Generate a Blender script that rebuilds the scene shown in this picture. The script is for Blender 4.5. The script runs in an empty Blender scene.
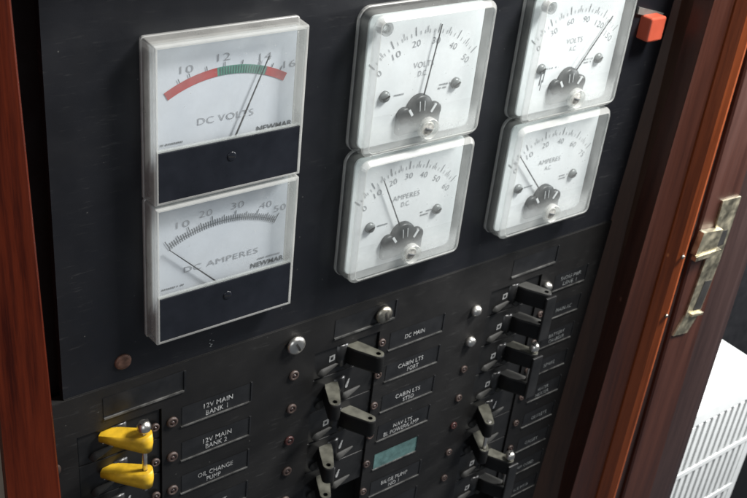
import bpy, math, random
from mathutils import Vector, Matrix
random.seed(7)
SC = bpy.context.scene
COL = SC.collection
S = 0.08                      # one panel unit (a meter's width) in metres
Z0 = 1.0                      # height of the panel's datum line
PI = math.pi

def V(x, y, z=0.0):
    """panel coordinates: x right, y down, z into the panel -> world metres"""
    return Vector((x * S, z * S, Z0 - y * S))

# ------------------------------------------------------------------ materials
def new_mat(name):
    m = bpy.data.materials.new(name); m.use_nodes = True
    nt = m.node_tree
    return m, nt, nt.nodes['Principled BSDF'], nt.nodes['Material Output']

def obj_noise(nt, scale, detail=4.0, rough=0.6, stretch=(1, 1, 1)):
    tc = nt.nodes.new('ShaderNodeTexCoord'); mp = nt.nodes.new('ShaderNodeMapping')
    mp.inputs['Scale'].default_value = stretch
    n = nt.nodes.new('ShaderNodeTexNoise')
    n.inputs['Scale'].default_value = scale; n.inputs['Detail'].default_value = detail
    n.inputs['Roughness'].default_value = rough
    nt.links.new(tc.outputs['Object'], mp.inputs['Vector']); nt.links.new(mp.outputs['Vector'], n.inputs['Vector'])
    return n

def ramp(nt, src, stops):
    r = nt.nodes.new('ShaderNodeValToRGB')
    while len(r.color_ramp.elements) < len(stops): r.color_ramp.elements.new(0.5)
    for e, (p, c) in zip(r.color_ramp.elements, stops):
        e.position = p; e.color = (*c, 1) if len(c) == 3 else c
    nt.links.new(src, r.inputs['Fac'])
    return r

def plain(name, col, rough=0.5, metal=0.0, var=0.25, scale=60, bump=0.0, spec=0.5, coat=0.0):
    m, nt, b, o = new_mat(name)
    n = obj_noise(nt, scale)
    lo = tuple(c * (1 - var) for c in col); hi = tuple(min(1, c * (1 + var)) for c in col)
    r = ramp(nt, n.outputs['Fac'], [(0.3, lo), (0.7, hi)])
    nt.links.new(r.outputs['Color'], b.inputs['Base Color'])
    rr = ramp(nt, n.outputs['Fac'], [(0.3, (rough * .8,) * 3), (0.75, (min(1, rough * 1.25),) * 3)])
    nt.links.new(rr.outputs['Color'], b.inputs['Roughness'])
    b.inputs['Metallic'].default_value = metal
    b.inputs['Specular IOR Level'].default_value = spec
    b.inputs['Coat Weight'].default_value = coat
    b.inputs['Coat Roughness'].default_value = 0.15
    if bump:
        bp = nt.nodes.new('ShaderNodeBump'); bp.inputs['Strength'].default_value = bump
        bp.inputs['Distance'].default_value = 0.0004
        nt.links.new(n.outputs['Fac'], bp.inputs['Height']); nt.links.new(bp.outputs['Normal'], b.inputs['Normal'])
    return m

def panel_mat(name, col, speck=(0.22, 0.22, 0.21), rough=0.42):
    """black painted board: faint mottling, wipe marks and dust specks"""
    m, nt, b, o = new_mat(name)
    n = obj_noise(nt, 22, 6, 0.65)
    n2 = obj_noise(nt, 300, 3, 0.6)
    base = ramp(nt, n.outputs['Fac'], [(0.3, tuple(c * .78 for c in col)), (0.72, tuple(c * 1.3 for c in col))])
    vo = nt.nodes.new('ShaderNodeTexVoronoi'); vo.inputs['Scale'].default_value = 230
    tc = nt.nodes.new('ShaderNodeTexCoord'); nt.links.new(tc.outputs['Object'], vo.inputs['Vector'])
    sp = ramp(nt, vo.outputs['Distance'], [(0.0, (1, 1, 1)), (0.11, (0, 0, 0))])
    pick = nt.nodes.new('ShaderNodeSeparateColor'); nt.links.new(vo.outputs['Color'], pick.inputs['Color'])
    gt = nt.nodes.new('ShaderNodeMath'); gt.operation = 'GREATER_THAN'; gt.inputs[1].default_value = 0.88
    nt.links.new(pick.outputs['Red'], gt.inputs[0])
    mu = nt.nodes.new('ShaderNodeMath'); mu.operation = 'MULTIPLY'
    nt.links.new(sp.outputs['Color'], mu.inputs[0]); nt.links.new(gt.outputs[0], mu.inputs[1])
    mx = nt.nodes.new('ShaderNodeMix'); mx.data_type = 'RGBA'
    nt.links.new(mu.outputs[0], mx.inputs['Factor'])
    nt.links.new(base.outputs['Color'], mx.inputs['A']); mx.inputs['B'].default_value = (*speck, 1)
    nt.links.new(mx.outputs['Result'], b.inputs['Base Color'])
    # fine wipe scratches and dull finger smears
    sc_ = obj_noise(nt, 60, 4, 0.7, (1.0, 1.0, 9.0)); sc2 = obj_noise(nt, 9, 4, 0.7)
    sr = ramp(nt, sc_.outputs['Fac'], [(0.58, (0, 0, 0)), (0.70, (1, 1, 1))]); s2 = ramp(nt, sc2.outputs['Fac'], [(0.42, (0, 0, 0)), (0.66, (1, 1, 1))])
    sm_ = nt.nodes.new('ShaderNodeMath'); sm_.operation = 'MULTIPLY'
    nt.links.new(sr.outputs['Color'], sm_.inputs[0]); nt.links.new(s2.outputs['Color'], sm_.inputs[1])
    s3 = nt.nodes.new('ShaderNodeMath'); s3.operation = 'MULTIPLY'; s3.inputs[1].default_value = 0.42
    nt.links.new(sm_.outputs[0], s3.inputs[0])
    mx2 = nt.nodes.new('ShaderNodeMix'); mx2.data_type = 'RGBA'
    nt.links.new(s3.outputs[0], mx2.inputs['Factor']); nt.links.new(mx.outputs['Result'], mx2.inputs['A'])
    mx2.inputs['B'].default_value = (0.10, 0.10, 0.097, 1)
    nt.links.new(mx2.outputs['Result'], b.inputs['Base Color'])
    rr = ramp(nt, sc2.outputs['Fac'], [(0.3, (rough * .7,) * 3), (0.7, (rough * 1.45,) * 3)])
    nt.links.new(rr.outputs['Color'], b.inputs['Roughness'])
    bp = nt.nodes.new('ShaderNodeBump'); bp.inputs['Strength'].default_value = 0.12
    bp.inputs['Distance'].default_value = 0.0003
    nt.links.new(n2.outputs['Fac'], bp.inputs['Height']); nt.links.new(bp.outputs['Normal'], b.inputs['Normal'])
    return m

def wood(name, dark, light, rough=0.32, coat=0.3, spec=0.5):
    m, nt, b, o = new_mat(name)
    n = obj_noise(nt, 75, 8, 0.66, (1.0, 1.0, 0.05))
    n2 = obj_noise(nt, 520, 4, 0.7, (1.0, 1.0, 0.04))
    ad = nt.nodes.new('ShaderNodeMath'); ad.operation = 'MULTIPLY_ADD'; ad.inputs[1].default_value = 0.5
    nt.links.new(n2.outputs['Fac'], ad.inputs[0]); nt.links.new(n.outputs['Fac'], ad.inputs[2])
    r = ramp(nt, ad.outputs[0], [(0.58, dark), (0.72, tuple((a + b) / 2 for a, b in zip(dark, light))), (0.90, light)])
    tc = nt.nodes.new('ShaderNodeTexCoord'); mp = nt.nodes.new('ShaderNodeMapping'); mp.inputs['Scale'].default_value = (1, 1, .55)
    vo = nt.nodes.new('ShaderNodeTexVoronoi'); vo.inputs['Scale'].default_value = 95
    nt.links.new(tc.outputs['Object'], mp.inputs['Vector']); nt.links.new(mp.outputs['Vector'], vo.inputs['Vector'])
    ds = ramp(nt, vo.outputs['Distance'], [(0.04, (1, 1, 1)), (0.13, (0, 0, 0))])
    pk = nt.nodes.new('ShaderNodeSeparateColor'); nt.links.new(vo.outputs['Color'], pk.inputs['Color'])
    gt = nt.nodes.new('ShaderNodeMath'); gt.operation = 'GREATER_THAN'; gt.inputs[1].default_value = 0.93
    nt.links.new(pk.outputs['Green'], gt.inputs[0])
    mu = nt.nodes.new('ShaderNodeMath'); mu.operation = 'MULTIPLY'
    nt.links.new(ds.outputs['Color'], mu.inputs[0]); nt.links.new(gt.outputs[0], mu.inputs[1])
    mx = nt.nodes.new('ShaderNodeMix'); mx.data_type = 'RGBA'; nt.links.new(mu.outputs[0], mx.inputs['Factor'])
    nt.links.new(r.outputs['Color'], mx.inputs['A']); mx.inputs['B'].default_value = (min(1, light[0] * 2.2), light[1] * 3.5, light[2] * 5, 1)
    nt.links.new(mx.outputs['Result'], b.inputs['Base Color'])
    rw = ramp(nt, n.outputs['Fac'], [(0.3, (rough * .75,) * 3), (0.7, (min(1, rough * 1.4),) * 3)])
    nt.links.new(rw.outputs['Color'], b.inputs['Roughness'])
    b.inputs['Specular IOR Level'].default_value = spec
    b.inputs['Coat Weight'].default_value = coat; b.inputs['Coat Roughness'].default_value = 0.2
    bp = nt.nodes.new('ShaderNodeBump'); bp.inputs['Strength'].default_value = 0.2
    bp.inputs['Distance'].default_value = 0.0004
    nt.links.new(ad.outputs[0], bp.inputs['Height']); nt.links.new(bp.outputs['Normal'], b.inputs['Normal'])
    return m

def clear(name, milky, tint=(0.93, 0.95, 0.95), milk=(0.78, 0.79, 0.77), rough=0.06, mott=0.5, gloss=1.0, trans=0.3, fade=None, dust=0.0):
    """thin clear plastic: see-through, Fresnel gloss, and a share of milky scatter"""
    m, nt, b, o = new_mat(name)
    nt.nodes.remove(b)
    tr = nt.nodes.new('ShaderNodeBsdfTransparent'); tr.inputs['Color'].default_value = (*tint, 1)
    gl = nt.nodes.new('ShaderNodeBsdfGlossy'); gl.inputs['Roughness'].default_value = rough
    df = nt.nodes.new('ShaderNodeBsdfDiffuse'); df.inputs['Color'].default_value = (*milk, 1)
    tl = nt.nodes.new('ShaderNodeBsdfTranslucent'); tl.inputs['Color'].default_value = (*milk, 1)
    ms = nt.nodes.new('ShaderNodeMixShader'); ms.inputs['Fac'].default_value = trans
    nt.links.new(df.outputs[0], ms.inputs[1]); nt.links.new(tl.outputs[0], ms.inputs[2])
    n = obj_noise(nt, 45, 5, 0.6)
    r = ramp(nt, n.outputs['Fac'], [(0.3, (milky * (1 - mott),) * 3), (0.7, (min(1, milky * (1 + mott)),) * 3)])
    if dust:
        vo = nt.nodes.new('ShaderNodeTexVoronoi'); vo.inputs['Scale'].default_value = 330
        tc = nt.nodes.new('ShaderNodeTexCoord'); nt.links.new(tc.outputs['Object'], vo.inputs['Vector'])
        ds = ramp(nt, vo.outputs['Distance'], [(0.05, (1, 1, 1)), (0.16, (0, 0, 0))])
        pk = nt.nodes.new('ShaderNodeSeparateColor'); nt.links.new(vo.outputs['Color'], pk.inputs['Color'])
        gt = nt.nodes.new('ShaderNodeMath'); gt.operation = 'GREATER_THAN'; gt.inputs[1].default_value = 0.86
        nt.links.new(pk.outputs['Red'], gt.inputs[0])
        mu = nt.nodes.new('ShaderNodeMath'); mu.operation = 'MULTIPLY'
        nt.links.new(ds.outputs['Color'], mu.inputs[0]); nt.links.new(gt.outputs[0], mu.inputs[1])
        sm = obj_noise(nt, 14, 5, 0.7, (1, 1, .35))  # streaky haze painted in for window reflections, beside the dust specks
        sr = ramp(nt, sm.outputs['Fac'], [(0.45, (0, 0, 0)), (0.75, (.09, .09, .09))])
        a1 = nt.nodes.new('ShaderNodeMath'); a1.operation = 'MULTIPLY_ADD'; a1.inputs[1].default_value = dust
        nt.links.new(mu.outputs[0], a1.inputs[0]); nt.links.new(r.outputs['Color'], a1.inputs[2])
        a2 = nt.nodes.new('ShaderNodeMath'); a2.operation = 'ADD'; a2.use_clamp = True
        nt.links.new(a1.outputs[0], a2.inputs[0]); nt.links.new(sr.outputs['Color'], a2.inputs[1])
        milkfac = a2.outputs[0]
    else: milkfac = r.outputs['Color']
    m1 = nt.nodes.new('ShaderNodeMixShader')
    if fade:      # the moulded frosting comes in gradually down the window (object z, measured from the meter's foot)
        tc = nt.nodes.new('ShaderNodeTexCoord'); sx = nt.nodes.new('ShaderNodeSeparateXYZ')
        nt.links.new(tc.outputs['Object'], sx.inputs[0])
        mr = nt.nodes.new('ShaderNodeMapRange'); mr.interpolation_type = 'SMOOTHSTEP'
        mr.inputs['From Min'].default_value = fade[0]; mr.inputs['From Max'].default_value = fade[1]
        mr.inputs['To Min'].default_value = 0.0; mr.inputs['To Max'].default_value = 1.0
        nt.links.new(sx.outputs['Z'], mr.inputs['Value'])
        ml = nt.nodes.new('ShaderNodeMath'); ml.operation = 'MULTIPLY'
        nt.links.new(mr.outputs[0], ml.inputs[0]); nt.links.new(milkfac, ml.inputs[1])
        nt.links.new(ml.outputs[0], m1.inputs['Fac'])
    else: nt.links.new(milkfac, m1.inputs['Fac'])
    nt.links.new(tr.outputs[0], m1.inputs[1]); nt.links.new(ms.outputs[0], m1.inputs[2])
    # Schlick reflectance of a thin sheet (the same from either side): 0.04 + 0.96 (1 - |cos|)^5
    ge = nt.nodes.new('ShaderNodeNewGeometry')
    dt = nt.nodes.new('ShaderNodeVectorMath'); dt.operation = 'DOT_PRODUCT'
    nt.links.new(ge.outputs['Incoming'], dt.inputs[0]); nt.links.new(ge.outputs['Normal'], dt.inputs[1])
    def mth(op, a, b=None):
        q = nt.nodes.new('ShaderNodeMath'); q.operation = op
        for i, vv in enumerate((a, b)):
            if vv is None: continue
            if isinstance(vv, (int, float)): q.inputs[i].default_value = vv
            else: nt.links.new(vv, q.inputs[i])
        return q.outputs[0]
    fv = mth('POWER', mth('SUBTRACT', 1.0, mth('ABSOLUTE', dt.outputs['Value'])), 5.0)
    fm = nt.nodes.new('ShaderNodeMath'); fm.operation = 'MULTIPLY'; fm.inputs[1].default_value = gloss
    nt.links.new(mth('ADD', mth('MULTIPLY', fv, 0.9), 0.04), fm.inputs[0])
    m2 = nt.nodes.new('ShaderNodeMixShader')
    nt.links.new(fm.outputs[0], m2.inputs['Fac'])
    nt.links.new(m1.outputs[0], m2.inputs[1]); nt.links.new(gl.outputs[0], m2.inputs[2])
    nt.links.new(m2.outputs[0], o.inputs['Surface'])
    return m

M = {}
M['board'] = panel_mat('board_black', (0.0068, 0.0075, 0.0100), speck=(.12,.12,.11))
M['plate'] = panel_mat('plate_black', (0.0074, 0.0070, 0.0068), speck=(.12,.12,.11), rough=0.5)
M['pocket'] = plain('label_strip_black', (0.012, 0.0125, 0.0135), 0.4, var=.3)
M['lip'] = plain('lit_worn_edge', (0.065, 0.065, 0.062), 0.5, var=.8, scale=130)  # ledge's catch of light from above painted in lighter, with patchy wear
M['seam'] = plain('seam_black', (0.004, 0.004, 0.004), 0.8)
M['window'] = clear('clear_window', 0.045, tint=(0.965, 0.975, 0.975), rough=0.08, mott=0.9, gloss=0.8, dust=0.35)
M['case'] = clear('clear_case_wall', 0.11, milk=(0.76, 0.77, 0.74), rough=0.14, mott=0.5, dust=0.3)
M['edge'] = clear('clear_case_edge', 0.36, milk=(0.84, 0.84, 0.81), rough=0.2, mott=0.25)  # milky share stands in for light gathered in the plastic's edges
M['walls'] = clear('milky_clear_wall', 0.36, milk=(0.70, 0.70, 0.67), rough=0.22, mott=0.3)  # frosted plastic, its milky share also imitating light caught in the walls
M['frost'] = clear('frosted_window', 0.25, tint=(0.97, 0.97, 0.97), milk=(0.90, 0.91, 0.90), rough=0.3, mott=0.12, gloss=0.0, trans=0.12, fade=(0.27 * S, 0.12 * S))
M['dial'] = plain('dial_white', (0.73, 0.75, 0.76), 0.45, var=.03)
M['dialblue'] = plain('dial_cool_white', (0.66, 0.69, 0.74), 0.45, var=.03)
M['ink'] = plain('dial_ink', (0.10, 0.11, 0.12), 0.6)
M['inkpale'] = plain('dial_ink_grey', (0.24, 0.25, 0.26), 0.6)
M['inkfaint'] = plain('dial_ink_faint', (0.30, 0.31, 0.33), 0.6)
M['red'] = plain('scale_red', (0.42, 0.065, 0.062), 0.55, var=.12, scale=200)
M['green'] = plain('scale_green', (0.10, 0.27, 0.21), 0.55, var=.12, scale=200)
M['needle'] = plain('needle_black', (0.015, 0.015, 0.017), 0.4)
M['cover'] = plain('meter_cover_navy', (0.010, 0.0115, 0.016), 0.30, var=.2)
M['mech'] = plain('movement_grey', (0.13, 0.14, 0.145), 0.45, var=.3, scale=90)
M['bossgrey'] = clear('boss_grey', 0.45, milk=(.30, .31, .31))
M['mountscrew'] = plain('mounting_screw_grey', (0.15, 0.16, 0.16), 0.4, .3, var=.3, scale=200)
M['mechdark'] = plain('movement_dark', (0.018, 0.021, 0.022), 0.4, var=.4, scale=120)
M['steel'] = plain('screw_steel', (0.70, 0.68, 0.63), 0.34, 1.0, var=.15, scale=150)
M['nickel'] = plain('screw_nickel', (0.55, 0.54, 0.50), 0.5, 0.6, var=.5, scale=260, bump=.4)
M['dull'] = plain('screw_tarnished', (0.34, 0.32, 0.27), 0.4, 1.0, var=.4, scale=200)
M['slot'] = plain('screw_slot', (0.01, 0.009, 0.008), 0.7)
M['black'] = plain('breaker_black', (0.012, 0.012, 0.012), 0.34, var=.35)
M['paletop'] = plain('lever_pale_top', (0.072, 0.071, 0.057), 0.42, var=.45, scale=130)
M['paletopdim'] = plain('lever_grey_top', (0.040, 0.040, 0.037), 0.45, var=.3, scale=110)
M['yellowtop'] = M['paletop']
M['lever'] = plain('lever_black', (0.008, 0.008, 0.0078), 0.42, spec=.22, var=.35, scale=90, bump=.2)
M['leverdark'] = plain('lever_dark', (0.008, 0.008, 0.008), 0.4, spec=.2, var=.35, scale=90)
M['scoop'] = plain('scoop_grey', (0.034, 0.034, 0.032), 0.62, spec=.25, var=.35)
M['yellow'] = plain('handle_yellow', (0.60, 0.37, 0.020), 0.42, var=.32, scale=110, bump=.2)
M['white'] = plain('print_white', (0.36, 0.365, 0.36), 0.6, var=.6, scale=420)
M['whitedim'] = plain('print_worn_white', (0.19, 0.20, 0.20), 0.6, var=.7, scale=420)
M['lamp'] = plain('lamp_holder_brown', (0.055, 0.037, 0.031), 0.5, var=.4, scale=160)
M['lampring'] = plain('lamp_centre', (0.035, 0.020, 0.018), 0.3, var=.4)
M['lampred'] = plain('lamp_red', (0.05, 0.018, 0.016), 0.3, var=.3)
M['teal'] = plain('strip_teal', (0.066, 0.128, 0.124), 0.55, var=.4, scale=120)
M['orange'] = plain('button_orange_red', (0.42, 0.075, 0.04), 0.4, var=.08)
M['reflgrey'] = plain('reflection_grey', (0.13, 0.125, 0.115), 0.5, var=.3)
M['mahogany'] = wood('mahogany_red', (0.026, 0.0028, 0.0007), (0.100, 0.0135, 0.0028), 0.45, 0.05, 0.2)
M['walnut'] = wood('walnut_brown', (0.030, 0.0135, 0.0080), (0.066, 0.031, 0.0185), 0.45, 0.1)
M['rosewood'] = wood('rosewood_dark', (0.026, 0.0066, 0.0032), (0.054, 0.0140, 0.0066), 0.42, 0.1)
M['litwood'] = wood('lit_orange_wood', (0.15, 0.031, 0.007), (0.30, 0.066, 0.015), 0.34, 0.2)  # frame edge catching light: its brightness is put into the orange colour
M['ebony'] = wood('ebony_edge', (0.020, 0.0090, 0.0074), (0.040, 0.0190, 0.0158), 0.4, 0.2)
M['brass'] = plain('brass_tarnished', (0.46, 0.42, 0.31), 0.48, 1.0, var=.4, scale=130, bump=.3)
M['acwhite'] = plain('housing_white', (0.80, 0.82, 0.81), 0.45, var=.03)
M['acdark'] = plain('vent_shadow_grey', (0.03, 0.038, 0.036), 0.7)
M['plaster'] = plain('wall_beige', (0.36, 0.29, 0.22), 0.7, var=.15)
M['shadewall'] = plain('wall_shaded', (0.016, 0.016, 0.019), 0.8)  # shade on the far wall put into its dark colour

# ------------------------------------------------------------------ mesh builder (panel coordinates)
class MB:
    def __init__(s): s.v = []; s.f = []; s.sm = []
    def add(s, vs, fs, smooth=False):
        o = len(s.v); s.v += [tuple(p) for p in vs]
        s.f += [tuple(o + i for i in f) for f in fs]; s.sm += [smooth] * len(fs)
        return s
    def box(s, x0, x1, y0, y1, z0, z1):
        """z0 = front (nearer the viewer, smaller z)"""
        return s.add([(x0, y0, z0), (x1, y0, z0), (x1, y1, z0), (x0, y1, z0),
                      (x0, y0, z1), (x1, y0, z1), (x1, y1, z1), (x0, y1, z1)],
                     [(0, 3, 2, 1), (4, 5, 6, 7), (0, 1, 5, 4), (1, 2, 6, 5), (2, 3, 7, 6), (3, 0, 4, 7)])
    def bbox(s, x0, x1, y0, y1, z0, z1, b=0.01, r=None, seg=3):
        """box with rounded corners in the panel plane and a bevelled front rim"""
        r = r or b
        L = [(0, z1), (0, z0 + b)]
        for k in range(1, 3):
            a = k / 2 * PI / 2
            L.append((b * (1 - math.cos(a)), z0 + b * (1 - math.sin(a))))
        return s.loft_rect(x0, x1, y0, y1, L, r, seg, True, True)
    def loft_rect(s, x0, x1, y0, y1, prof, r, seg=5, cap0=True, cap1=True, smooth=False):
        """rounded rectangle swept along prof = [(inset, z), ...]"""
        rings = []
        for ins, z in prof:
            rr = max(r - ins, 0.001)
            rings.append([(x, y, z) for x, y in rrect(x0 + ins, x1 - ins, y0 + ins, y1 - ins, rr, seg)])
        n = len(rings[0]); vs = [p for q in rings for p in q]; fs = []
        for k in range(len(rings) - 1):
            for i in range(n):
                j = (i + 1) % n
                fs.append((k * n + i, k * n + j, (k + 1) * n + j, (k + 1) * n + i))
        if cap0: fs.append(tuple(range(n))[::-1])
        if cap1: fs.append(tuple((len(rings) - 1) * n + i for i in range(n)))
        return s.add(vs, fs, smooth)
    def poly(s, pts, z0, z1=None):
        n = len(pts)
        if z1 is None: return s.add([(x, y, z0) for x, y in pts], [tuple(range(n))])
        vs = [(x, y, z0) for x, y in pts] + [(x, y, z1) for x, y in pts]
        fs = [tuple(range(n)), tuple(range(n, 2 * n))[::-1]] + [(i, (i + 1) % n, n + (i + 1) % n, n + i) for i in range(n)]
        return s.add(vs, fs)
    def lathe(s, c, prof, axis='z', n=28, smooth=True, caps=True):
        """prof = [(radius, distance along axis), ...] about centre c"""
        vs = []; fs = []
        for r, h in prof:
            for i in range(n):
                a = 2 * PI * i / n; p, q = r * math.cos(a), r * math.sin(a)
                vs.append((c[0] + p, c[1] + q, c[2] + h) if axis == 'z' else (c[0] + p, c[1] + h, c[2] + q))
        for k in range(len(prof) - 1):
            for i in range(n):
                j = (i + 1) % n; fs.append((k * n + i, k * n + j, (k + 1) * n + j, (k + 1) * n + i))
        s.add(vs, fs, smooth)
        if caps:
            o = len(s.v) - len(vs)
            for k in (0, len(prof) - 1):
                if prof[k][0] > 1e-6:
                    s.f.append(tuple(o + k * n + i for i in range(n))); s.sm.append(False)
        return s
    def arc_band(s, c, r0, r1, a0, a1, z, n=40):
        vs = []; fs = []
        for i in range(n + 1):
            a = math.radians(a0 + (a1 - a0) * i / n)
            for r in (r0, r1): vs.append((c[0] + r * math.sin(a), c[1] - r * math.cos(a), z))
        for i in range(n): fs.append((2 * i, 2 * i + 1, 2 * i + 3, 2 * i + 2))
        return s.add(vs, fs)
    def tick(s, c, r0, r1, a, w, z):
        a = math.radians(a); d = (math.sin(a), -math.cos(a)); q = (math.cos(a), math.sin(a))
        return s.add([(c[0] + d[0] * r + q[0] * w * k, c[1] + d[1] * r + q[1] * w * k, z)
                      for r, k in ((r0, -.5), (r0, .5), (r1, .5), (r1, -.5))], [(0, 1, 2, 3)])
    def bar(s, a, b, w, t=None, w2=None):
        """rectangular bar between two panel points"""
        a, b = Vector(a), Vector(b); d = (b - a).normalized()
        u = d.cross(Vector((0, 0, 1)))
        if u.length < 1e-4: u = Vector((1, 0, 0))
        u.normalize(); v = d.cross(u).normalized(); t = t or w; w2 = w2 or w
        vs = [a + u * w * i / 2 + v * t * j / 2 for i, j in ((-1, -1), (1, -1), (1, 1), (-1, 1))]
        vs += [b + u * w2 * i / 2 + v * t * j / 2 for i, j in ((-1, -1), (1, -1), (1, 1), (-1, 1))]
        return s.add(vs, [(0, 1, 2, 3), (7, 6, 5, 4), (0, 4, 5, 1), (1, 5, 6, 2), (2, 6, 7, 3), (3, 7, 4, 0)])
    def text(s, body, x, y, cap, z, w=None, rot=0.0, shear=0.0, bold=0.0):
        """lettering centred on (x, y), cap = letter height, w = overall width"""
        cu = bpy.data.curves.new('lettering', 'FONT'); cu.body = body; cu.size = 1.0
        cu.align_x = 'CENTER'; cu.resolution_u = 3; cu.offset = bold; cu.space_character = 1.05
        o = bpy.data.objects.new('lettering', cu); COL.objects.link(o)
        bpy.context.view_layer.update()
        me = bpy.data.meshes.new_from_object(o.evaluated_get(bpy.context.evaluated_depsgraph_get()))
        bpy.data.objects.remove(o); bpy.data.curves.remove(cu)
        P = [v.co.copy() for v in me.vertices]
        if P:
            x0 = min(p.x for p in P); x1 = max(p.x for p in P); y0 = min(p.y for p in P); y1 = max(p.y for p in P)
            ky = cap / max(y1 - y0, 1e-4); kx = w / max(x1 - x0, 1e-4) if w else ky
            a = math.radians(rot); vs = []
            for p in P:
                px = (p.x - (x0 + x1) / 2) * kx; py = -(p.y - (y0 + y1) / 2) * ky
                px -= shear * py
                vs.append((x + px * math.cos(a) - py * math.sin(a), y + px * math.sin(a) + py * math.cos(a), z))
            s.add(vs, [tuple(q.vertices) for q in me.polygons])
        bpy.data.meshes.remove(me)
        return s
    def build(s, name, mat, parent=None, origin=None):
        org = V(*origin) if origin else (parent['_o'] if parent and '_o' in parent else None)
        o3 = Vector(org) if org is not None else Vector((0, 0, 0))
        me = bpy.data.meshes.new(name)
        me.from_pydata([V(*p) - o3 for p in s.v], [], s.f)
        me.polygons.foreach_set('use_smooth', s.sm)
        me.materials.append(mat if not isinstance(mat, str) else M[mat])
        import bmesh
        bm = bmesh.new(); bm.from_mesh(me); bmesh.ops.recalc_face_normals(bm, faces=bm.faces); bm.to_mesh(me); bm.free()
        me.update()
        o = bpy.data.objects.new(name, me); COL.objects.link(o)
        if parent: o.parent = parent
        else: o.location = o3
        o['_o'] = tuple(o3)
        return o

def rrect(x0, x1, y0, y1, r, seg=5):
    pts = []
    for cx, cy, a0 in ((x1 - r, y0 + r, -90), (x1 - r, y1 - r, 0), (x0 + r, y1 - r, 90), (x0 + r, y0 + r, 180)):
        for k in range(seg + 1):
            a = math.radians(a0 + 90 * k / seg); pts.append((cx + r * math.cos(a), cy + r * math.sin(a)))
    return pts

def thing(name, label, cat, at, group=None):
    o = bpy.data.objects.new(name, None); COL.objects.link(o); o.location = V(*at)
    o.empty_display_size = 0.01; o['_o'] = tuple(V(*at))
    tag(o, label, cat, group); return o
def tag(o, label, cat, group=None):
    o['label'] = label; o['category'] = cat
    if group: o['group'] = group
    return o
def struct(o): o['kind'] = 'structure'; return o

# ------------------------------------------------------------------ panel boards
board = thing('meter_board', 'upper black board that carries the six dial meters', 'panel board', (2.0, 2.26, 0))
mb = MB()
mb.add([(-.53, -.75, 0), (4.66, -.75, 0), (4.60, 2.268, 0), (-.555, 2.268, 0),
        (-.53, -.75, .06), (4.66, -.75, .06), (4.60, 2.268, .06), (-.555, 2.268, .06)],
       [(0, 1, 2, 3), (4, 5, 6, 7), (0, 1, 5, 4), (1, 2, 6, 5), (2, 3, 7, 6), (3, 0, 4, 7)]).build('board', 'board', board)
def domed_screw(parent, x, y, r, ang, z=0.0, mat='steel', name='screw', label=None):
    """slotted pan-head screw standing proud of the panel"""
    h = r * .75
    s = MB().lathe((x, y, z), [(r * .72, 0.0), (r * .95, -h * .25), (r, -h * .42), (r * .93, -h * .68), (r * .72, -h * .9), (r * .38, -h * 1.03), (0.0005, -h * 1.06)]).build(name, mat, parent)
    a = math.radians(ang); d = (math.cos(a), math.sin(a))
    q = MB(); N = 10; w = r * .11; top = []
    for i in range(N + 1):
        t = -1 + 2 * i / N
        zz = z - h * 1.09 + abs(t) ** 2.4 * h * .55 - .0015
        top.append((x + d[0] * r * .93 * t, y + d[1] * r * .93 * t, zz))
    vs = []; fs = []
    for p in top:
        vs += [(p[0] - d[1] * w, p[1] + d[0] * w, p[2]), (p[0] + d[1] * w, p[1] - d[0] * w, p[2]),
               (p[0] + d[1] * w, p[1] - d[0] * w, p[2] + h * .2), (p[0] - d[1] * w, p[1] + d[0] * w, p[2] + h * .2)]
    for i in range(N):
        for k in range(4): fs.append((4 * i + k, 4 * i + (k + 1) % 4, 4 * i + 4 + (k + 1) % 4, 4 * i + 4 + k))
    q.add(vs, fs).build('slot', 'slot', s)
    if label: s['label'] = label
    return s
# rusty countersunk screw at the lower left of the upper board, chip of paint and smudges
MB().lathe((-.157, 2.12, 0), [(.058, 0), (.052, -.012), (.03, -.016), (.001, -.012)]).build('screw', plain('screw_rust', (.16, .085, .06), .6, .3, var=.5, scale=300), board)['label'] = 'rusty brown countersunk screw'
ch = MB()
for i in range(5):
    a0 = random.uniform(0, 6); qx = .474 + random.uniform(-.016, .016); qy = 2.17 + i * .013
    ch.poly([(qx + random.uniform(.004, .012) * math.cos(a0 + k), qy + random.uniform(.003, .009) * math.sin(a0 + k)) for k in (0, 1.3, 2.4, 3.6, 4.9)], -.002)
ch.build('paint_chip', 'whitedim', board)

plate = thing('breaker_panel', 'lower black panel with label pockets, lamps and breaker openings', 'breaker panel', (2.0, 6.5, 0))
# the plate with three real openings for the breakers
OPEN = {'L': (-.49, .10), 'M': (1.333, 1.93), 'R': (3.085, 3.675)}
YT, YB = 2.275, 7.4
O0 = 2.60; O1 = {'L': 5.9, 'M': 5.9, 'R': 5.9}
pm = MB()
xs = [-1.25, OPEN['L'][0], OPEN['L'][1], OPEN['M'][0], OPEN['M'][1], OPEN['R'][0], OPEN['R'][1], 4.55]
ZF = -.012
def slab(x0, x1, y0, y1): pm.box(x0, x1, y0, y1, ZF, .06)
for i in range(len(xs) - 1):
    if i in (1, 3, 5):
        slab(xs[i], xs[i + 1], YT, O0); slab(xs[i], xs[i + 1], 5.9, YB)
    else: slab(xs[i], xs[i + 1], YT, YB)
pm.build('plate', 'plate', plate)
MB().box(-1.2, 4.4, 2.2, 7.4, .2, .22).build('back_board', 'seam', plate)
MB().box(-.553, 4.5, 2.2685, 2.2745, -.004, .03).build('seam', 'seam', plate)

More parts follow.
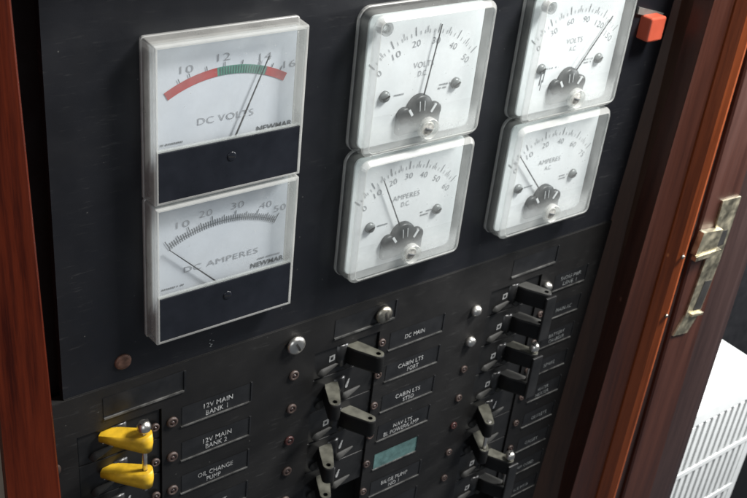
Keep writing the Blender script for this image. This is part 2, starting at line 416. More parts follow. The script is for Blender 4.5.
Yk = lambda k: 2.71 + .315 * k
def header(x0, x1):
    """long empty label pocket above each bank"""
    p = MB().poly([(x0, 2.35), (x1, 2.34), (x1, 2.505), (x0, 2.512)], ZF - .0025).build('header_pocket', 'pocket', plate)
    MB().bar((x0, 2.516, ZF - .006), (x1, 2.510, ZF - .006), .014, .012).build('ledge', 'lip', p)
    MB().box(x1, x1 + .016, 2.345, 2.51, ZF - .009, ZF).build('end_stop', 'pocket', p)
header(-.306, .262); header(1.49, 2.05); header(3.286, 3.80)

def label_pocket(x0, x1, k, lines, dim=False, mat='pocket', cap=.042, w=None, dy=0):
    yb = Yk(k) + .108 + dy
    p = MB().poly([(x0, yb - .165), (x1, yb - .165), (x1, yb), (x0, yb)], ZF - .0025).build('label_strip', mat, plate)
    MB().bar((x0 - .01, yb + .004, ZF - .005), (x1, yb + .002, ZF - .005), .010, .010).build('ledge', 'lip', p)
    MB().box(x1, x1 + .012, yb - .17, yb, ZF - .008, ZF).build('end_stop', 'pocket', p)
    if lines:
        t = MB(); n = len(lines)
        for i, l in enumerate(lines):
            y = yb - .074 + (i - (n - 1) / 2) * .062
            ww = len(l) * .0285 if w is None else w
            t.text(l, (x0 + x1) / 2 - .005 + random.uniform(-.02, .02), y + random.uniform(-.003, .003), cap, ZF - .005, w=ww, rot=random.uniform(-2.2, 1.2), bold=.002)
        t.build('lettering', 'whitedim' if dim else 'white', p)
    return p
for k, l in enumerate((['12V MAIN', 'BANK 1'], ['12V MAIN', 'BANK 2'], ['OIL CHANGE', 'PUMP'], ['SPARE OUT'])):
    label_pocket(.25, .79, k, l)
for k, l in enumerate((['DC MAIN'], ['CABIN LTS', 'PORT'], ['CABIN LTS', 'STBD'], ['NAV LTS', 'BL POWER/LAMP'], None, ['BILGE PUMP', 'NO 1'], ['PUMP 2'])):
    if l: label_pocket(2.04, 2.58, k, l)
tp = label_pocket(2.04, 2.50, 4, None, mat='teal'); tp['label'] = 'blank teal label strip'
for k, l in enumerate((['SHORE PWR', 'LINE 1'], ['MAIN AC'], ['BATTERY', 'CHARGER'], ['SPARE'], ['WATER', 'HEATER'], ['OUTLETS'], ['GALLEY'], ['AIR COND'], ['ICE MKR'])):
    label_pocket(3.86, 4.26, k, l, dim=True, cap=.040, dy=.015)

def lamp(x, y, kind='brown', r=.042):
    s = MB().lathe((x, y, ZF), [(r, 0), (r, -.010), (r * .86, -.018), (r * .5, -.018), (r * .45, -.008), (0.0005, -.006)], n=22).build('indicator_lamp', {'brown': 'lamp', 'red': 'lampred'}[kind], plate)
    MB().lathe((x, y, ZF), [(r * .40, -.009), (r * .3, -.02), (0.0005, -.024)], n=16, caps=False).build('lens', 'lampring', s)
    if kind == 'red': s['label'] = 'red tinted indicator lamp'
    return s
for k in range(5): lamp(.175, Yk(k) + .04)
for k in range(5): lamp(.045, Yk(k) + .03, r=.034)
for k in range(6): lamp(1.152, Yk(k) + .015, 'red' if k == 2 else 'brown')
for k in range(7): lamp(1.955, Yk(k) + .005, r=.036)
for k in range(2, 8): lamp(2.915, Yk(k), 'red' if k == 4 else 'brown', r=.036)
for k in range(1, 8): lamp(3.755, Yk(k) + .02, r=.034)
for k in (0, 1):
    MB().lathe((2.926, Yk(k) + .015, ZF), [(.05, 0), (.048, -.02), (.04, -.042), (.022, -.056), (.0005, -.06)]).build('indicator_lens', 'steel', plate)
MB().lathe((3.757, 2.745, ZF), [(.05, 0), (.048, -.02), (.04, -.042), (.022, -.056), (.0005, -.06)]).build('indicator_lens', 'steel', plate)
for k in (0, 1): MB().lathe((-.655, Yk(k) + .09, ZF), [(.05, 0), (.046, -.012), (.02, -.014), (.0005, -.01)]).build('rivet', 'lamp', plate)
domed_screw(plate, 1.14, 2.435, .075, 62, ZF)
domed_screw(plate, 1.925, 2.43, .075, 78, ZF, 'dull')

# ------------------------------------------------------------------ dial meters
def clear_case(parent, w, h, d, inset, r, wall, bev, matw, mate):
    """open-backed moulded cover: outer wall, rounded rim, flat rim ring, inner wall"""
    mx = MB()
    prof = [(0, -.002), (inset * .7, -(d - bev))]
    c = mx.loft_rect(0, w, 0, h, prof, r, 6, False, False, True)
    mx.loft_rect(0, w, 0, h, [(wall, -(d - bev)), (wall * .9, -.002)], r, 6, False, False, True)
    case = mx.build('case', matw, parent)
    rim = []
    for k in range(5):
        a = k / 4 * PI / 2; rim.append((inset * .7 + bev * (1 - math.cos(a)), -(d - bev) - bev * math.sin(a)))
    rim += [(wall, -d), (wall + .001, -(d - bev))]
    MB().loft_rect(0, w, 0, h, rim, r, 6, False, False, True).build('rim', mate, case)
    MB().loft_rect(0, w, 0, h, [(-.006, -.001), (-.006, -.02), (.0, -.026)], r, 6, False, False).build('flange', mate, case)
    return case

def local(mbx, dx, dy):
    mbx.v = [(p[0] + dx, p[1] + dy, p[2]) for p in mbx.v]; return mbx

class Off(MB):
    """a builder whose points are offset to the meter's corner"""
    def __init__(s, dx, dy): super().__init__(); s.dx = dx; s.dy = dy
    def build(s, name, mat, parent=None, origin=None):
        s.v = [(p[0] + s.dx, p[1] + s.dy, p[2]) for p in s.v]; return super().build(name, mat, parent, origin)

def fine_print(m, x, y, w, z):
    """a line of print too small to read: a row of short uneven strokes"""
    q = x - w / 2
    while q < x + w / 2:
        L = random.uniform(.005, .011)
        if random.random() > .15: m.box(q, q + L, y - .006, y + .005, z - .0004, z)
        q += L + .004
    return m
def edgewise_meter(x, y, h, label, kind):
    """rectangular meter: white scale window above a dark navy cover, all inside a clear case"""
    t = thing('panel_meter', label, 'meter', (x + .5, y + h, 0), 'rectangular clear cased dial meters on the left of the board')
    N = lambda: Off(x, y)
    d = .147; w = 1.0; wall = .028; mx = N()
    mx.loft_rect(0, w, 0, h, [(0, -.002), (.008, -(d - .012))], .016, 3, False, False)
    mx.loft_rect(0, w, 0, h, [(wall, -(d - .012)), (wall * .9, -.03)], .016, 3, False, False)
    case = mx.build('case', 'walls', t)
    rim = [(.008, -(d - .012)), (.012, -(d - .003)), (.018, -d), (wall, -d), (wall + .001, -(d - .02))]
    N().loft_rect(0, w, 0, h, rim, .016, 3, False, False).build('rim', 'edge', case)
    N().loft_rect(0, w, 0, h, [(-.006, -.001), (-.006, -.016), (.0, -.02)], .016, 3, False, False).build('flange', 'edge', case)
    N().box(.029, w - .029, .029, .636, -(d - .003), -(d - .010)).build('window', 'window', t)
    ys = .642
    dial = N().box(.03, w - .03, .04, .80, -.05, -.03).build('dial', 'dialblue', t)
    # bright ledge under the scale and navy cover filling the lower third
    N().box(.03, w - .03, ys - .010, ys - .001, -(d - .011), -(d - .034)).build('ledge', 'edge', t)
    cov = N().bbox(.0285, w - .0285, ys, h - .024, -(d - .0035), -(d - .03), .004).build('cover', 'cover', t)
    cx, cy = .5, .75
    kb = N().lathe((cx, cy, -(d - .003)), [(.030, 0), (.030, -.002), (.025, -.004), (.012, -.0045), (.0005, -.004)], n=22).build('zero_screw', 'cover', cov)
    N().add([(cx - .024, cy - .006, -.1492), (cx + .024, cy + .004, -.1492), (cx + .024, cy + .010, -.1492), (cx - .024, cy, -.1492)], [(0, 1, 2, 3)]).build('slot', 'slot', kb)
    zd = -.053; c = (.512, 1.035); r0 = .815
    if kind == 'volts':
        b = N(); b.arc_band(c, r0 - .052, r0, -29.5, -5, zd); b.arc_band(c, r0 - .052, r0, 18.5, 29.5, zd); b.build('red_band', 'red', dial)
        g = N(); g.arc_band(c, r0 - .052, r0, -5, 18.5, zd); g.build('green_band', 'green', dial)
        t1 = N()
        for i in range(19): t1.tick(c, r0 - .05, r0 - .004, -3.6 + i * 1.24, .0035, zd - .002)
        for a in (-22, -17.2, -9.5, -1.5, 6.5, 14.5, 21, 25.5): t1.tick(c, r0 + .002, r0 + .028, a, .006, zd - .002)
        t1.build('scale_ticks', 'ink', dial)
        lt = N()
        for s_, a in (('10', -17.4), ('12', -1.8), ('14', 16.5), ('16', 28.6)):
            q = math.radians(a); lt.text(s_, c[0] + (r0 + .057) * math.sin(q), c[1] - (r0 + .057) * math.cos(q), .044, zd, w=.082, rot=0, bold=-.012)
        lt.text('DC VOLTS', .508, .535, .042, zd, w=.37, bold=-.008)
        tip, base = (.770, .19), (.535, .72)
    else:
        t1 = N()
        for i in range(51):
            a = -28.5 + 57 * i / 50; L = .075 if i % 10 == 0 else .06 if i % 5 == 0 else .048
            t1.tick(c, r0 - .048, r0 - .048 + L, a, .0062, zd - .002)
        t1.arc_band(c, r0 - .03, r0 - .026, -28.5, 28.5, zd - .001)
        t1.build('scale_ticks', 'ink', dial)
        lt = N()
        for s_, a in (('10', -18.6), ('20', -8.2), ('30', 6.3), ('40', 20), ('50', 27.8)):
            q = math.radians(a); lt.text(s_, c[0] + (r0 + .062) * math.sin(q), c[1] - (r0 + .062) * math.cos(q), .044, zd, w=.088, rot=0, bold=-.012)
        lt.text('DC AMPERES', .505, .535, .040, zd, w=.53, bold=-.008)
        fine_print(lt, .86, .605, .18, zd)
        tip, base = (.128, .345), (.52, .735)
    lt.build('numerals', 'inkfaint', dial)
    N().text('NEWMAR', .845, .655 if kind == 'volts' else .645, .036, zd, w=.25, bold=.02).build('maker_lettering', 'ink', dial)
    fine_print(N(), .16, .640, .14, zd).build('small_lettering', 'inkpale', dial)
    N().bar((base[0], base[1], -.075), (tip[0], tip[1], -.075), .011, .005, .005).build('needle', 'needle', t)
    return t
edgewise_meter(0, 0, .984, 'clear cased meter with red and green scale band above its navy cover', 'volts')
edgewise_meter(0, .986, .984, 'clear cased DC amperes meter with plain tick scale above its navy cover', 'amps')

def square_meter(x, y, label, numerals, captions, needle, boss=False, knobmat='window', scale=(0, 1), capw=None, mark=False):
    """square clear meter: white dial, dark movement domes, frosted lower window with centre knob"""
    w, h, d = 1.0263, .977, .1915
    t = thing('dial_meter', label, 'meter', (x + w / 2, y + h, 0), 'square clear dial meters on the black board')
    N = lambda: Off(x, y)
    mx = N(); wall = .030; r = .085; bev = .036
    mx.loft_rect(0, w, 0, h, [(0, -.002), (.010, -(d - bev))], r, 6, False, False, True)
    mx.loft_rect(0, w, 0, h, [(wall, -(d - bev)), (wall * .8, -.01)], r, 6, False, False, True)
    case = mx.build('case', 'case', t)
    rim = [(.009, -(d - bev)), (.010, -(d - .034)), (.014, -(d - .0262)), (.037, -(d - .0055)), (.043, -(d - .001)), (.047, -d), (.049, -(d - .012))]
    N().loft_rect(0, w, 0, h, rim, r, 6, False, False).build('rim', 'edge', case)
    N().loft_rect(0, w, 0, h, [(-.006, -.001), (-.006, -.018), (.0, -.024)], r, 6, False, False).build('flange', 'edge', case)
    N().loft_rect(.0495, w - .0495, .0495, h - .0495, [(0, -(d - .010)), (0, -(d - .002))], .035, 5).build('window', 'window', t)
    cx = w / 2; cy = .73
    dial = N().loft_rect(.036, w - .036, .036, h - .036, [(0, -.066), (0, -.078), (.004, -.08)], .05, 5).build('dial', 'dial', t)
    zd = -.0825
    tk = N(); lt = N(); n = len(numerals); a0, a1 = -50, 50
    for i in range((n - 1) * 5 + 1):
        a = a0 + (a1 - a0) * i / ((n - 1) * 5)
        L = .062 if i % 5 == 0 else .026
        if i % 5 == 0 or n > 5: tk.tick((cx, cy), .528, .528 + L, a, .006 if i % 5 == 0 else .004, zd)
    for i in range((n - 1) * 2 + 1):
        tk.tick((cx, cy), .535, .58, a0 + (a1 - a0) * i / ((n - 1) * 2), .005, zd - .001)
    tk.build('scale_ticks', 'inkpale', dial)
    for i, s_ in enumerate(numerals):
        a = a0 + (a1 - a0) * i / (n - 1); q = math.radians(a)
        lt.text(s_, cx + .475 * math.sin(q), cy - .475 * math.cos(q), .044, zd, w=.033 * len(s_), rot=a * .75, bold=-.010)
    lt.text(captions[0], cx, .413, .040, zd, w=.034 * len(captions[0]), bold=-.01); lt.text(captions[1], cx, .475, .038, zd, w=.075)
    lt.build('numerals', 'inkpale', dial)
    sm = fine_print(N(), cx - .19, .60, .085, zd); fine_print(sm, cx + .21, .585, .12, zd); fine_print(sm, cx + .19, .61, .07, zd)
    sm.build('small_lettering', 'inkpale', dial)
    for s_ in (-1, 1):
        q = N().lathe((cx + s_ * .302, .592, -.08), [(.040, 0), (.040, -.012), (.030, -.026), (.0005, -.03)], n=20).build('mounting_screw', 'mountscrew', dial)
        N().bar((cx + s_ * .302 - .024, .602, -.111), (cx + s_ * .302 + .024, .582, -.111), .008, .006).build('slot', 'slot', q)
    # movement: body, centre dome, two side domes with pale slots between them
    mv = N().bbox(cx - .185, cx + .185, .735, h - .085, -.108, -.081, .012, .03).build('movement', 'mech', t)
    dm = N(); dm.lathe((cx - .005, .72, -.081), [(.102, 0), (.102, -.034), (.094, -.045), (.0005, -.048)], n=30)
    dm.build('centre_dome', 'mechdark', mv)
    sd = N()
    for s_ in (-1, 1): sd.lathe((cx + s_ * .128, .752, -.081), [(.057, 0), (.057, -.026), (.050, -.034), (.0005, -.036)], n=24)
    sd.build('side_domes', 'mechdark', mv)
    sl = N()
    for dx, dy, ex, ey in ((-.115, .70, -.085, .745), (.075, .745, .112, .69), (-.032, .655, -.024, .725), (.01, .655, .016, .725)):
        sl.bar((cx + dx, dy, -.132), (cx + ex, ey, -.132), .004 if abs(dx) < .05 else .018, .004)
    sl.build('slots', 'dial' , mv)
    a = math.radians(needle[0]); L = needle[1]
    N().bar((cx + .02 * math.sin(a), cy - .02 * math.cos(a), -.105), (cx + L * math.sin(a), cy - L * math.cos(a), -.105), .010, .005, .006).build('needle', 'needle', t)
    # frosted lower half of the window
    N().loft_rect(.034, w - .034, .69, h - .034, [(0, -.150), (0, -.146)], .02, 3).build('frosted_band', M['frost'], t)
    kx, ky = cx + .002, .822
    kb = N().lathe((kx, ky, -(d - .001)), [(.078, 0), (.077, -.03), (.073, -.042), (.068, -.044), (.065, -.036), (.063, -.008)], n=32, caps=False).build('knob', 'walls', t)
    N().lathe((kx, ky, -(d - .001)), [(.050, 0), (.050, -.018), (.040, -.026), (.0005, -.028)], n=24).build('screw', 'nickel', kb)
    N().bar((kx - .03, ky - .012, -(d + .030)), (kx + .03, ky + .012, -(d + .030)), .008, .004).build('slot', 'mech', kb)
    if boss:
        N().lathe((.10, .095, -(d - .012)), [(.046, 0), (.046, .06), (.030, .06), (.028, .005)], n=24, caps=False).build('corner_boss', 'bossgrey', t)
    if mark:
        sc = N(); sc.bar((.105, .56, -(d + .0015)), (.10, .66, -(d + .0015)), .012, .002); sc.bar((.135, .55, -(d + .0015)), (.13, .64, -(d + .0015)), .010, .002)
        sc.bar((.12, .62, -(d + .0015)), (.115, .70, -(d + .0015)), .006, .002)
        sc.build('scratch', 'mech', t)
    return t
XM, YM, XR, YR, HM = 1.4413, -.0022, 2.8679, .0238, .980
square_meter(XM, YM, 'square meter marked VOLTS D.C. with needle just right of vertical', ('0', '10', '20', '30', '40', '50'), ('VOLTS', 'D.C.'), (9.0, .59), boss=True)
square_meter(XM, YM + HM, 'square meter marked AMPERES D.C. below the D.C. volts meter', ('0', '10', '20', '30', '40', '50', '60'), ('AMPERES', 'D.C.'), (-25.5, .555))
square_meter(XR, YR, 'square meter marked VOLTS A.C. with needle swung far right', ('0', '30', '60', '90', '120', '150'), ('VOLTS', 'A.C.'), (36.0, .58), boss=True, mark=True)
square_meter(XR, YR + HM, 'square meter marked AMPERES A.C. below the A.C. volts meter', ('0', '10', '20', '40', '60', '75'), ('AMPERES', 'A.C.'), (-40.0, .565))

# ------------------------------------------------------------------ circuit breakers
def lever_mesh(px, py, half, ang, L0, L1, wr, wt, hole, N=36, drop=0.0, bulge=0.0):
    """flat toggle paddle, rounded tip, a hole through it top to bottom; plan in (x, z), pivot behind the face"""
    a = math.radians(ang); ax = (math.sin(a), -math.cos(a)); ux = (math.cos(a), math.sin(a))
    P = lambda u, v: (px + ax[0] * v + ux[0] * u, .15 + ax[1] * v + ux[1] * u)
    out = []; inn = []
    for i in range(N):
        t = 2 * PI * i / N; du, dv = math.sin(t), math.cos(t)
        inn.append((hole * du, L1 + hole * dv))
        # ray from the hole centre to the tapered capsule outline
        lo, hi = hole * 1.01, 2.0
        def inside(s):
            u, v = s * du, L1 + s * dv
            if v < L0: return False
            if v > L1: return math.hypot(u, v - L1) < wt
            return abs(u) < wt + (wr - wt) * (L1 - v) / (L1 - L0)
        for _ in range(40):
            mid = (lo + hi) / 2
            if inside(mid): lo = mid
            else: hi = mid
        out.append((lo * du, L1 + lo * dv))
    m = MB(); e = .020
    def ring(pts, y, k):
        return [(*P(u, v), y) for u, v in pts]
    rings = [([(u, v) for u, v in inn], -half), ([(u + (-u) * .10, L1 + (v - L1) * .90 if v > L1 else v) for u, v in out], -half),
             (out, -half + e), (out, half - e), ([(u * .90, L1 + (v - L1) * .90 if v > L1 else v) for u, v in out], half), (inn, half), (inn, -half)]
    vs = []
    for pts, y in rings:
        for u, v in pts:
            x, z = P(u, v); f = (v - L0) / (L1 - L0)
            vs.append((x, py + y * (1 - bulge * f) + drop * f, z))
    fs = []
    for k in range(len(rings) - 1):
        for i in range(N):
            j = (i + 1) % N; fs.append((k * N + i, k * N + j, (k + 1) * N + j, (k + 1) * N + i))
    m.add(vs, fs); m.top = N
    m.sm = [1 if N <= i < 4 * N else 0 for i in range(len(fs))]; m.sm = [bool(q) for q in m.sm]
    return m
def lever_build(m, mat, top, parent):
    o = m.build('lever', mat, parent)
    if top:
        o.data.materials.append(M[top])
        for i, p in enumerate(o.data.polygons):
            if i < m.top: p.material_index = 1       # paler second material on the upper face only
    return o

def breaker(x0, x1, k, pos, label, col, levermat='lever', dx=0.0, half=.078):
    """black toggle breaker seated in its bank opening; pos +1 thrown right, -1 thrown left"""
    y = Yk(k); px = x0 + .262 + dx
    t = thing('circuit_breaker', label, 'breaker', (px, y + .15, .02), 'toggle circuit breakers in the lower panel')
    MB().bbox(x0 + .004, x1 - .004, y - .155, y + .155, .004, .16, .008).build('body', 'black', t)
    # thumb scoops: small teardrop ledges either side of the lever, the one away from the lever shows
    for s_ in (-1, 1):
        cx = px + (-.13 if s_ < 0 else .10)
        n = 12; pts = []
        for i in range(n + 1):
            f = i / n; pts.append((cx - .085 + .19 * f, y + .112 - .050 * f, .060 * (math.sin(PI * min(.5, f * 3)) if f < .17 else 1) * (1 - f) ** .8 + .002))
        m = MB(); vs = []; fs = []
        for (qx, qy, th) in pts:
            vs += [(qx, qy - th * .55, .003), (qx, qy - th * .1, -.004 - th * .75), (qx, qy + th * .5, -.004 - th * .4), (qx, qy + th * .7, .003)]
        for i in range(n):
            for q in range(3): fs.append((4 * i + q, 4 * i + q + 1, 4 * i + 5 + q, 4 * i + 4 + q))
        m.add(vs, fs, True).build('thumb_scoop', 'scoop', t)
    MB().lathe((px, y, .052), [(.05, -.10), (.072, -.092), (.072, .092), (.05, .10)], axis='y', n=24).build('pivot_barrel', 'black', t)
    mk = MB()
    if pos > 0: mk.poly([(px - .118, y - .025), (px - .068, y - .03), (px - .068, y + .025), (px - .118, y + .03)], .001)
    else: mk.poly([(px + .06, y + .005), (px + .085, y - .05), (px + .098, y - .05), (px + .08, y + .03), (px + .065, y + .03)], .001)
    mk.build('position_mark', 'white', t)
    if pos > 0: MB().poly([(px - .103, y - .012), (px - .083, y - .014), (px - .083, y + .012), (px - .103, y + .014)], -.001).build('position_mark', 'pocket', t)
    if col == 'yellow':
        lv = lever_build(lever_mesh(px - .262, y - .050, .025, 45, .20, .490, .060, .056, .018, bulge=-1.55, drop=-.012), 'yellow', None, t)
    else:
        lv = lever_build(lever_mesh(px, y, half, 27.5 * pos, .10, .395, .07, .047, .019), levermat, 'paletop' if levermat == 'lever' else 'paletopdim', t)
    return t, px, y
def rod(x, z, y0, y1, label, ball=True):
    o = thing('tie_rod', label, 'tie rod', (x, y1, z), 'tie rods joining breaker levers')
    MB().lathe((x, 0, z), [(.0165, y0), (.0165, y1)], axis='y', n=14).build('shank', 'steel', o)
    if ball:
        b = MB().lathe((x, y0, z), [(.012, .01), (.034, .0), (.045, -.022), (.046, -.045), (.036, -.068), (.018, -.08), (.0005, -.083)], axis='y', n=20).build('head', 'steel', o)
        MB().bar((x - .03, y0 - .078, z - .012), (x + .03, y0 - .078, z + .006), .012, .016).build('slot', 'slot', b)
    return o
def tip(px, ang): a = math.radians(ang); return px + .395 * math.sin(a), .15 - .395 * math.cos(a)

ordl = ('topmost', 'second', 'third', 'fourth', 'fifth', 'sixth', 'seventh', 'eighth')
x0, x1 = OPEN['L']
for k in range(2):
    breaker(x0, x1, k, 1, ('upper' if k == 0 else 'lower') + ' breaker with a yellow lever, under the empty header slot' if k == 0 else 'lower breaker with a yellow lever on the steel rod', 'yellow', dx=.03)
breaker(x0, x1, 2, -1, 'black breaker directly below the two yellow lever breakers', 'black')
pxl = x0 + .03; tx = pxl + .490 * math.sin(math.radians(45)); tz = .15 - .490 * math.cos(math.radians(45))
rod(tx, tz, Yk(0) - .145, Yk(1) + .05, 'steel rod with ball head through both yellow levers')
x0, x1 = OPEN['M']
mids = [(1, 'topmost breaker of the middle bank, lever thrown right beside DC MAIN'), (-1, 'second breaker of the middle bank, lever thrown left beside CABIN LTS PORT'),
        (1, 'third breaker of the middle bank, lever thrown right beside CABIN LTS STBD'), (-1, 'fourth breaker of the middle bank, lever left beside NAV LTS'),
        (-1, 'fifth breaker of the middle bank, lever left of the teal strip')]
for k, (p, l) in enumerate(mids): breaker(x0, x1, k, p, l, 'black')
x0, x1 = OPEN['R']
rights = [1, 1, 1, 1, -1, -1, 1, 1]
for k, p in enumerate(rights):
    breaker(x0, x1, k, p, '%s breaker from the top of the right bank, black lever thrown %s' % (ordl[k], 'right' if p > 0 else 'left'), 'black',
            'lever' if k in (2, 4, 5, 6) else 'leverdark', dx=.02 if p > 0 else .0)
pr = x0 + .282; pl = x0 + .262
rx, rz = tip(pr, 27.5); lx, lz = tip(pl, -27.5)
def guard(k, label):
    """flat black bar that joins the tips of two levers"""
    o = thing('lever_link', label, 'link bar', (rx, Yk(k + 1), rz), 'black bars linking pairs of levers on the right bank')
    MB().bbox(rx - .055, rx + .062, Yk(k) - .058, Yk(k + 1) + .075, rz - .072, rz - .052, .008).build('bar', 'black', o)
    return o
guard(0, 'black bar linking the top two levers of the right bank')
rod(rx, rz, Yk(2) - .09, Yk(3) + .10, 'steel tie rod through the third and fourth right bank levers')
guard(2, 'black bar linking the third and fourth levers of the right bank')
rod(lx, lz, Yk(4) - .085, Yk(5) + .10, 'steel tie rod through the two left thrown levers', ball=False)
rod(rx, rz, Yk(6) - .09, Yk(7) + .10, 'steel tie rod through the two lowest right bank levers')
guard(6, 'black bar linking the two lowest levers of the right bank')

# ------------------------------------------------------------------ red push button near the right edge
rb = thing('push_button', 'small orange red square button at the upper right edge of the board', 'button', (4.28, .58, 0))
MB().bbox(4.19, 4.365, .36, .555, -.115, -.001, .014, .02).build('cap', 'orange', rb)
MB().add([(4.12, .29, -.002), (4.44, .375, -.002), (4.42, .415, -.002), (4.12, .345, -.002), (4.12, .29, -.02), (4.44, .375, -.02), (4.42, .415, -.02), (4.12, .345, -.02)],
         [(0, 1, 2, 3), (4, 5, 6, 7), (0, 1, 5, 4), (1, 2, 6, 5), (2, 3, 7, 6), (3, 0, 4, 7)]).build('reflection_bar', 'reflgrey', rb)  # grey reflection above the button, built as a flat bar

# ------------------------------------------------------------------ cabinet woodwork
def loft(pt, pb, y0=-1.4, y1=8.2):
    """upright prism between a plan outline [(x, z)] at y = -1 and one at y = 7 (lines carried on to y0, y1)"""
    m = MB(); n = len(pt); vs = []
    for y in (y0, y1):
        f = (y + 1) / 8
        vs += [(a[0] + (b[0] - a[0]) * f, y, a[1] + (b[1] - a[1]) * f) for a, b in zip(pt, pb)]
    return m.add(vs, [tuple(range(n)), tuple(range(n, 2 * n))[::-1]] + [(i, (i + 1) % n, n + (i + 1) % n, n + i) for i in range(n)])

ls = loft([(-1.045, -.5), (-.85, -.5), (-.837, -.485), (-.837, .2), (-1.045, .2)], [(-1.14, -.5), (-.723, -.5), (-.71, -.485), (-.71, .2), (-1.14, .2)]).build('cabinet_stile', 'mahogany', None, (-.9, 8.2, -.2))
tag(ls, 'red mahogany upright post at the left of the black panel', 'cabinet post')

side = loft([(4.612, .02), (4.557, -.37), (4.70, -.37), (4.80, .02)], [(4.20, .02), (4.379, -.37), (4.52, -.37), (4.62, .02)]).build('walnut_board', 'walnut', None, (4.6, 8.2, 0))
tag(side, 'dark brown walnut side board running along the right edge of the panel', 'cabinet side')
fr = thing('door_frame', 'lacquered wooden frame with a lit edge painted orange at the right of the cabinet', 'door frame', (5.2, 8.2, -.3))
loft([(4.558, -.373), (4.72, -.405), (4.75, -.40), (4.75, -.2), (4.558, -.2)], [(4.38, -.373), (4.80, -.405), (4.827, -.40), (4.827, -.2), (4.38, -.2)]).build('inner_moulding', 'rosewood', fr)
loft([(4.752, -.415), (4.79, -.51), (4.83, -.55), (4.85, -.55), (4.86, -.2), (4.752, -.2)], [(4.829, -.415), (4.87, -.51), (4.92, -.55), (4.945, -.55), (4.955, -.2), (4.829, -.2)]).build('edge_strip', 'litwood', fr)
loft([(4.862, -.46), (4.98, -.46), (4.98, -.2), (4.862, -.2)], [(4.957, -.46), (5.20, -.46), (5.20, -.2), (4.957, -.2)]).build('groove_strip', 'ebony', fr)
loft([(4.982, -.485), (5.0, -.5), (5.42, -.5), (5.42, -.2), (4.982, -.2)], [(5.202, -.485), (5.22, -.5), (5.72, -.5), (5.72, -.2), (5.202, -.2)]).build('face_board', 'rosewood', fr)
loft([(5.422, -.495), (5.9, -.5), (6.02, -.49), (6.09, -.45), (6.10, -.2), (5.422, -.2)], [(5.722, -.495), (6.05, -.5), (6.16, -.49), (6.22, -.45), (6.23, -.2), (5.722, -.2)]).build('outer_board', 'ebony', fr)
# catch plate let into the face board, with its keeper and two recesses
cp = thing('strike_plate', 'tarnished brass catch plate screwed to the dark frame', 'catch plate', (5.35, 3.47, -.5))
def plate_poly(pts, z0, z1, name, mat, parent):
    return MB().poly(pts, z0, z1).build(name, mat, parent)
pl_ = plate_poly([(5.275, 2.02), (5.55, 2.04), (5.53, 2.75), (5.47, 3.28), (5.36, 3.485), (5.14, 3.45), (5.24, 3.25), (5.30, 2.55)], -.518, -.501, 'plate', 'brass', cp)
plate_poly([(5.39, 2.36), (5.50, 2.37), (5.50, 2.53), (5.38, 2.52)], -.5215, -.5185, 'recess', 'slot', cp)
plate_poly([(5.39, 2.90), (5.50, 2.92), (5.46, 3.24), (5.34, 3.22)], -.5215, -.5185, 'recess', 'slot', cp)
plate_poly([(5.06, 2.27), (5.35, 2.31), (5.33, 2.53), (5.03, 2.50)], -.56, -.502, 'keeper', 'brass', cp)
MB().bar((5.03, 2.53, -.55), (5.40, 2.545, -.55), .045, .05).build('lip', 'brass', cp)
MB().bar((5.31, 3.255, -.53), (5.49, 3.285, -.53), .025, .03).build('lip', 'brass', cp)
for i, (x, y) in enumerate(((4.845, 2.46), (4.865, 3.1))):
    s_ = MB().lathe((x, y, -.555), [(.020, .01), (.018, -.006), (.010, -.011), (.0005, -.012)], n=16).build('screw', 'dull', fr)
# ------------------------------------------------------------------ white vented unit at the lower right
ZA = .3
ac = thing('air_unit', 'white vented air unit beyond the wooden frame at the lower right', 'air unit', (8, 12, ZA))
ax0, ax1, ay0, ay1 = 6.6, 9.36, 6.09, 11.5
gy = 6.33
hb = MB()
hb.bbox(ax0, ax1, ay0, gy, ZA, 3.0, .03, .03); hb.box(ax0 + .002, ax1 - .002, gy + .001, ay1, ZA + .16, 2.99)
hb.build('housing', 'acwhite', ac)
g = MB(); xx = 6.75; pitch = .148
g.box(ax0, 6.70, gy, ay1, ZA, ZA + .16); g.box(9.22, ax1, gy, ay1, ZA, ZA + .16)
while xx < 9.2:
    g.box(xx, xx + .085, gy, ay1, ZA + .004, ZA + .035); xx += pitch
for yy in (7.14, 8.05, 8.95):
    g.box(6.70, 9.25, yy, yy + .085, ZA - .004, ZA + .02)
g.build('grille', 'acwhite', ac)
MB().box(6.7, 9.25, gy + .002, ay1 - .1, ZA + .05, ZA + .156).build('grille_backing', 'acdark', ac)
MB().lathe((8.75, ay0, 1.05), [(.045, 0), (.04, -.02), (.0005, -.026)], axis='y', n=16).build('screw', 'dull', ac)
MB().box(8.0, 8.5, ay0 - .004, ay0 + .01, .98, 1.06).build('rating_mark', 'acdark', ac)
# ------------------------------------------------------------------ setting
struct(MB().box(-12, 22, -14, 16, 3.2, 3.3).build('wall', 'shadewall', None, (0, 16, 3.2)))
struct(MB().box(-8, -.98, -10, 14, -.44, -.3).build('wall_beside_cabinet', 'plaster', None, (-4, 14, 0)))
tr = MB().bbox(-.82, 4.54, -1.6, -.95, -.5, .1, .02).build('top_rail', 'mahogany', None, (1.8, -.95, -.2)); tag(tr, 'red mahogany rail across the top of the cabinet opening, above the meters', 'cabinet rail')
bk = MB().box(-1.0, 4.4, -1.4, 2.3, .12, .16).build('backing_board', 'seam', None, (1.7, 2.3, .12)); tag(bk, 'black backing seen in the gap left of the meter board', 'backing board')

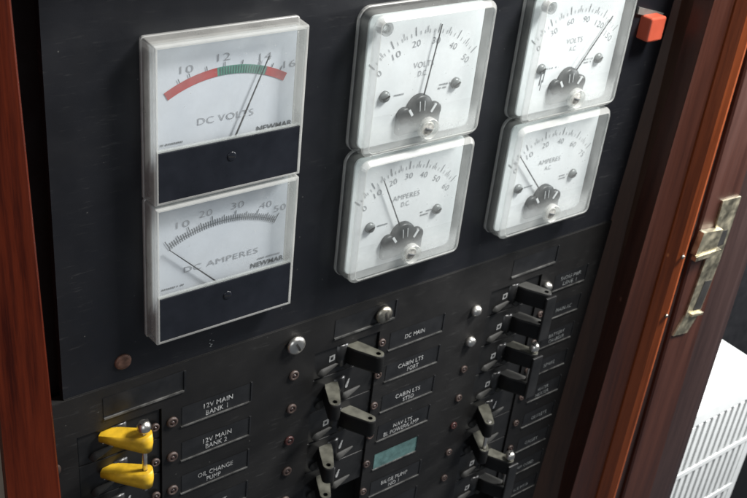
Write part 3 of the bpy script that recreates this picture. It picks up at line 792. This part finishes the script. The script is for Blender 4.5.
# ------------------------------------------------------------------ light
w = bpy.data.worlds.new('World'); SC.world = w; w.use_nodes = True
bgn = w.node_tree.nodes['Background']; bgn.inputs['Color'].default_value = (0.80, 0.88, 1.0, 1); bgn.inputs['Strength'].default_value = 0.13
def area(name, loc, target, size, power, col=(1, 1, 1), size_y=None):
    l = bpy.data.lights.new(name, 'AREA'); l.energy = power; l.color = col; l.size = size * S
    if size_y: l.shape = 'RECTANGLE'; l.size_y = size_y * S
    o = bpy.data.objects.new(name, l); COL.objects.link(o); o.location = V(*loc)
    d = V(*target) - V(*loc); o.rotation_euler = d.to_track_quat('-Z', 'Y').to_euler()
    return o
area('ceiling_light', (6.0, -5.6, -3.6), (2.4, 1.2, 0), 2.0, 13.0, (1.0, 0.98, 0.95))
area('fill_light', (-7, -3.0, -9), (1.5, 1.5, 0), 5.0, 1.5, (0.92, 0.96, 1.0))  # added soft fill from the front left, not a real window
area('cabin_light', (10.5, -.5, -2.6), (8.5, 6.8, .8), 2.0, 9.0, (1, 1, 1))

# ------------------------------------------------------------------ camera
def rot(r):
    v = Vector(r); return Matrix.Rotation(v.length, 3, v.normalized())
Rm = rot((0.55480, -0.64463, -0.07851)); tv = Vector((-1.24548, -1.13323, 5.46877))
C = -(Rm.transposed() @ tv)
cvt = lambda p: Vector((p[0], p[2], -p[1]))
right, down, fwd = cvt(Rm[0]), cvt(Rm[1]), cvt(Rm[2])
cam = bpy.data.cameras.new('camera'); co = bpy.data.objects.new('camera', cam); COL.objects.link(co)
mw = Matrix(((right.x, -down.x, -fwd.x), (right.y, -down.y, -fwd.y), (right.z, -down.z, -fwd.z))).to_4x4()
mw.translation = V(*C); co.matrix_world = mw
cam.sensor_fit = 'HORIZONTAL'; cam.sensor_width = 36; cam.lens = 36 * 1025.73 / 747
cam.clip_start = 0.01; cam.clip_end = 50
cam.dof.use_dof = True; cam.dof.focus_distance = 5.55 * S; cam.dof.aperture_fstop = 40
SC.camera = co
SC.view_settings.view_transform = 'Standard'; SC.view_settings.look = 'None'
SC.view_settings.exposure = 0; SC.view_settings.gamma = 1
SC.cycles.use_denoising = True
SC.cycles.max_bounces = 10; SC.cycles.transparent_max_bounces = 24
for o in bpy.data.objects:
    if '_o' in o: del o['_o']
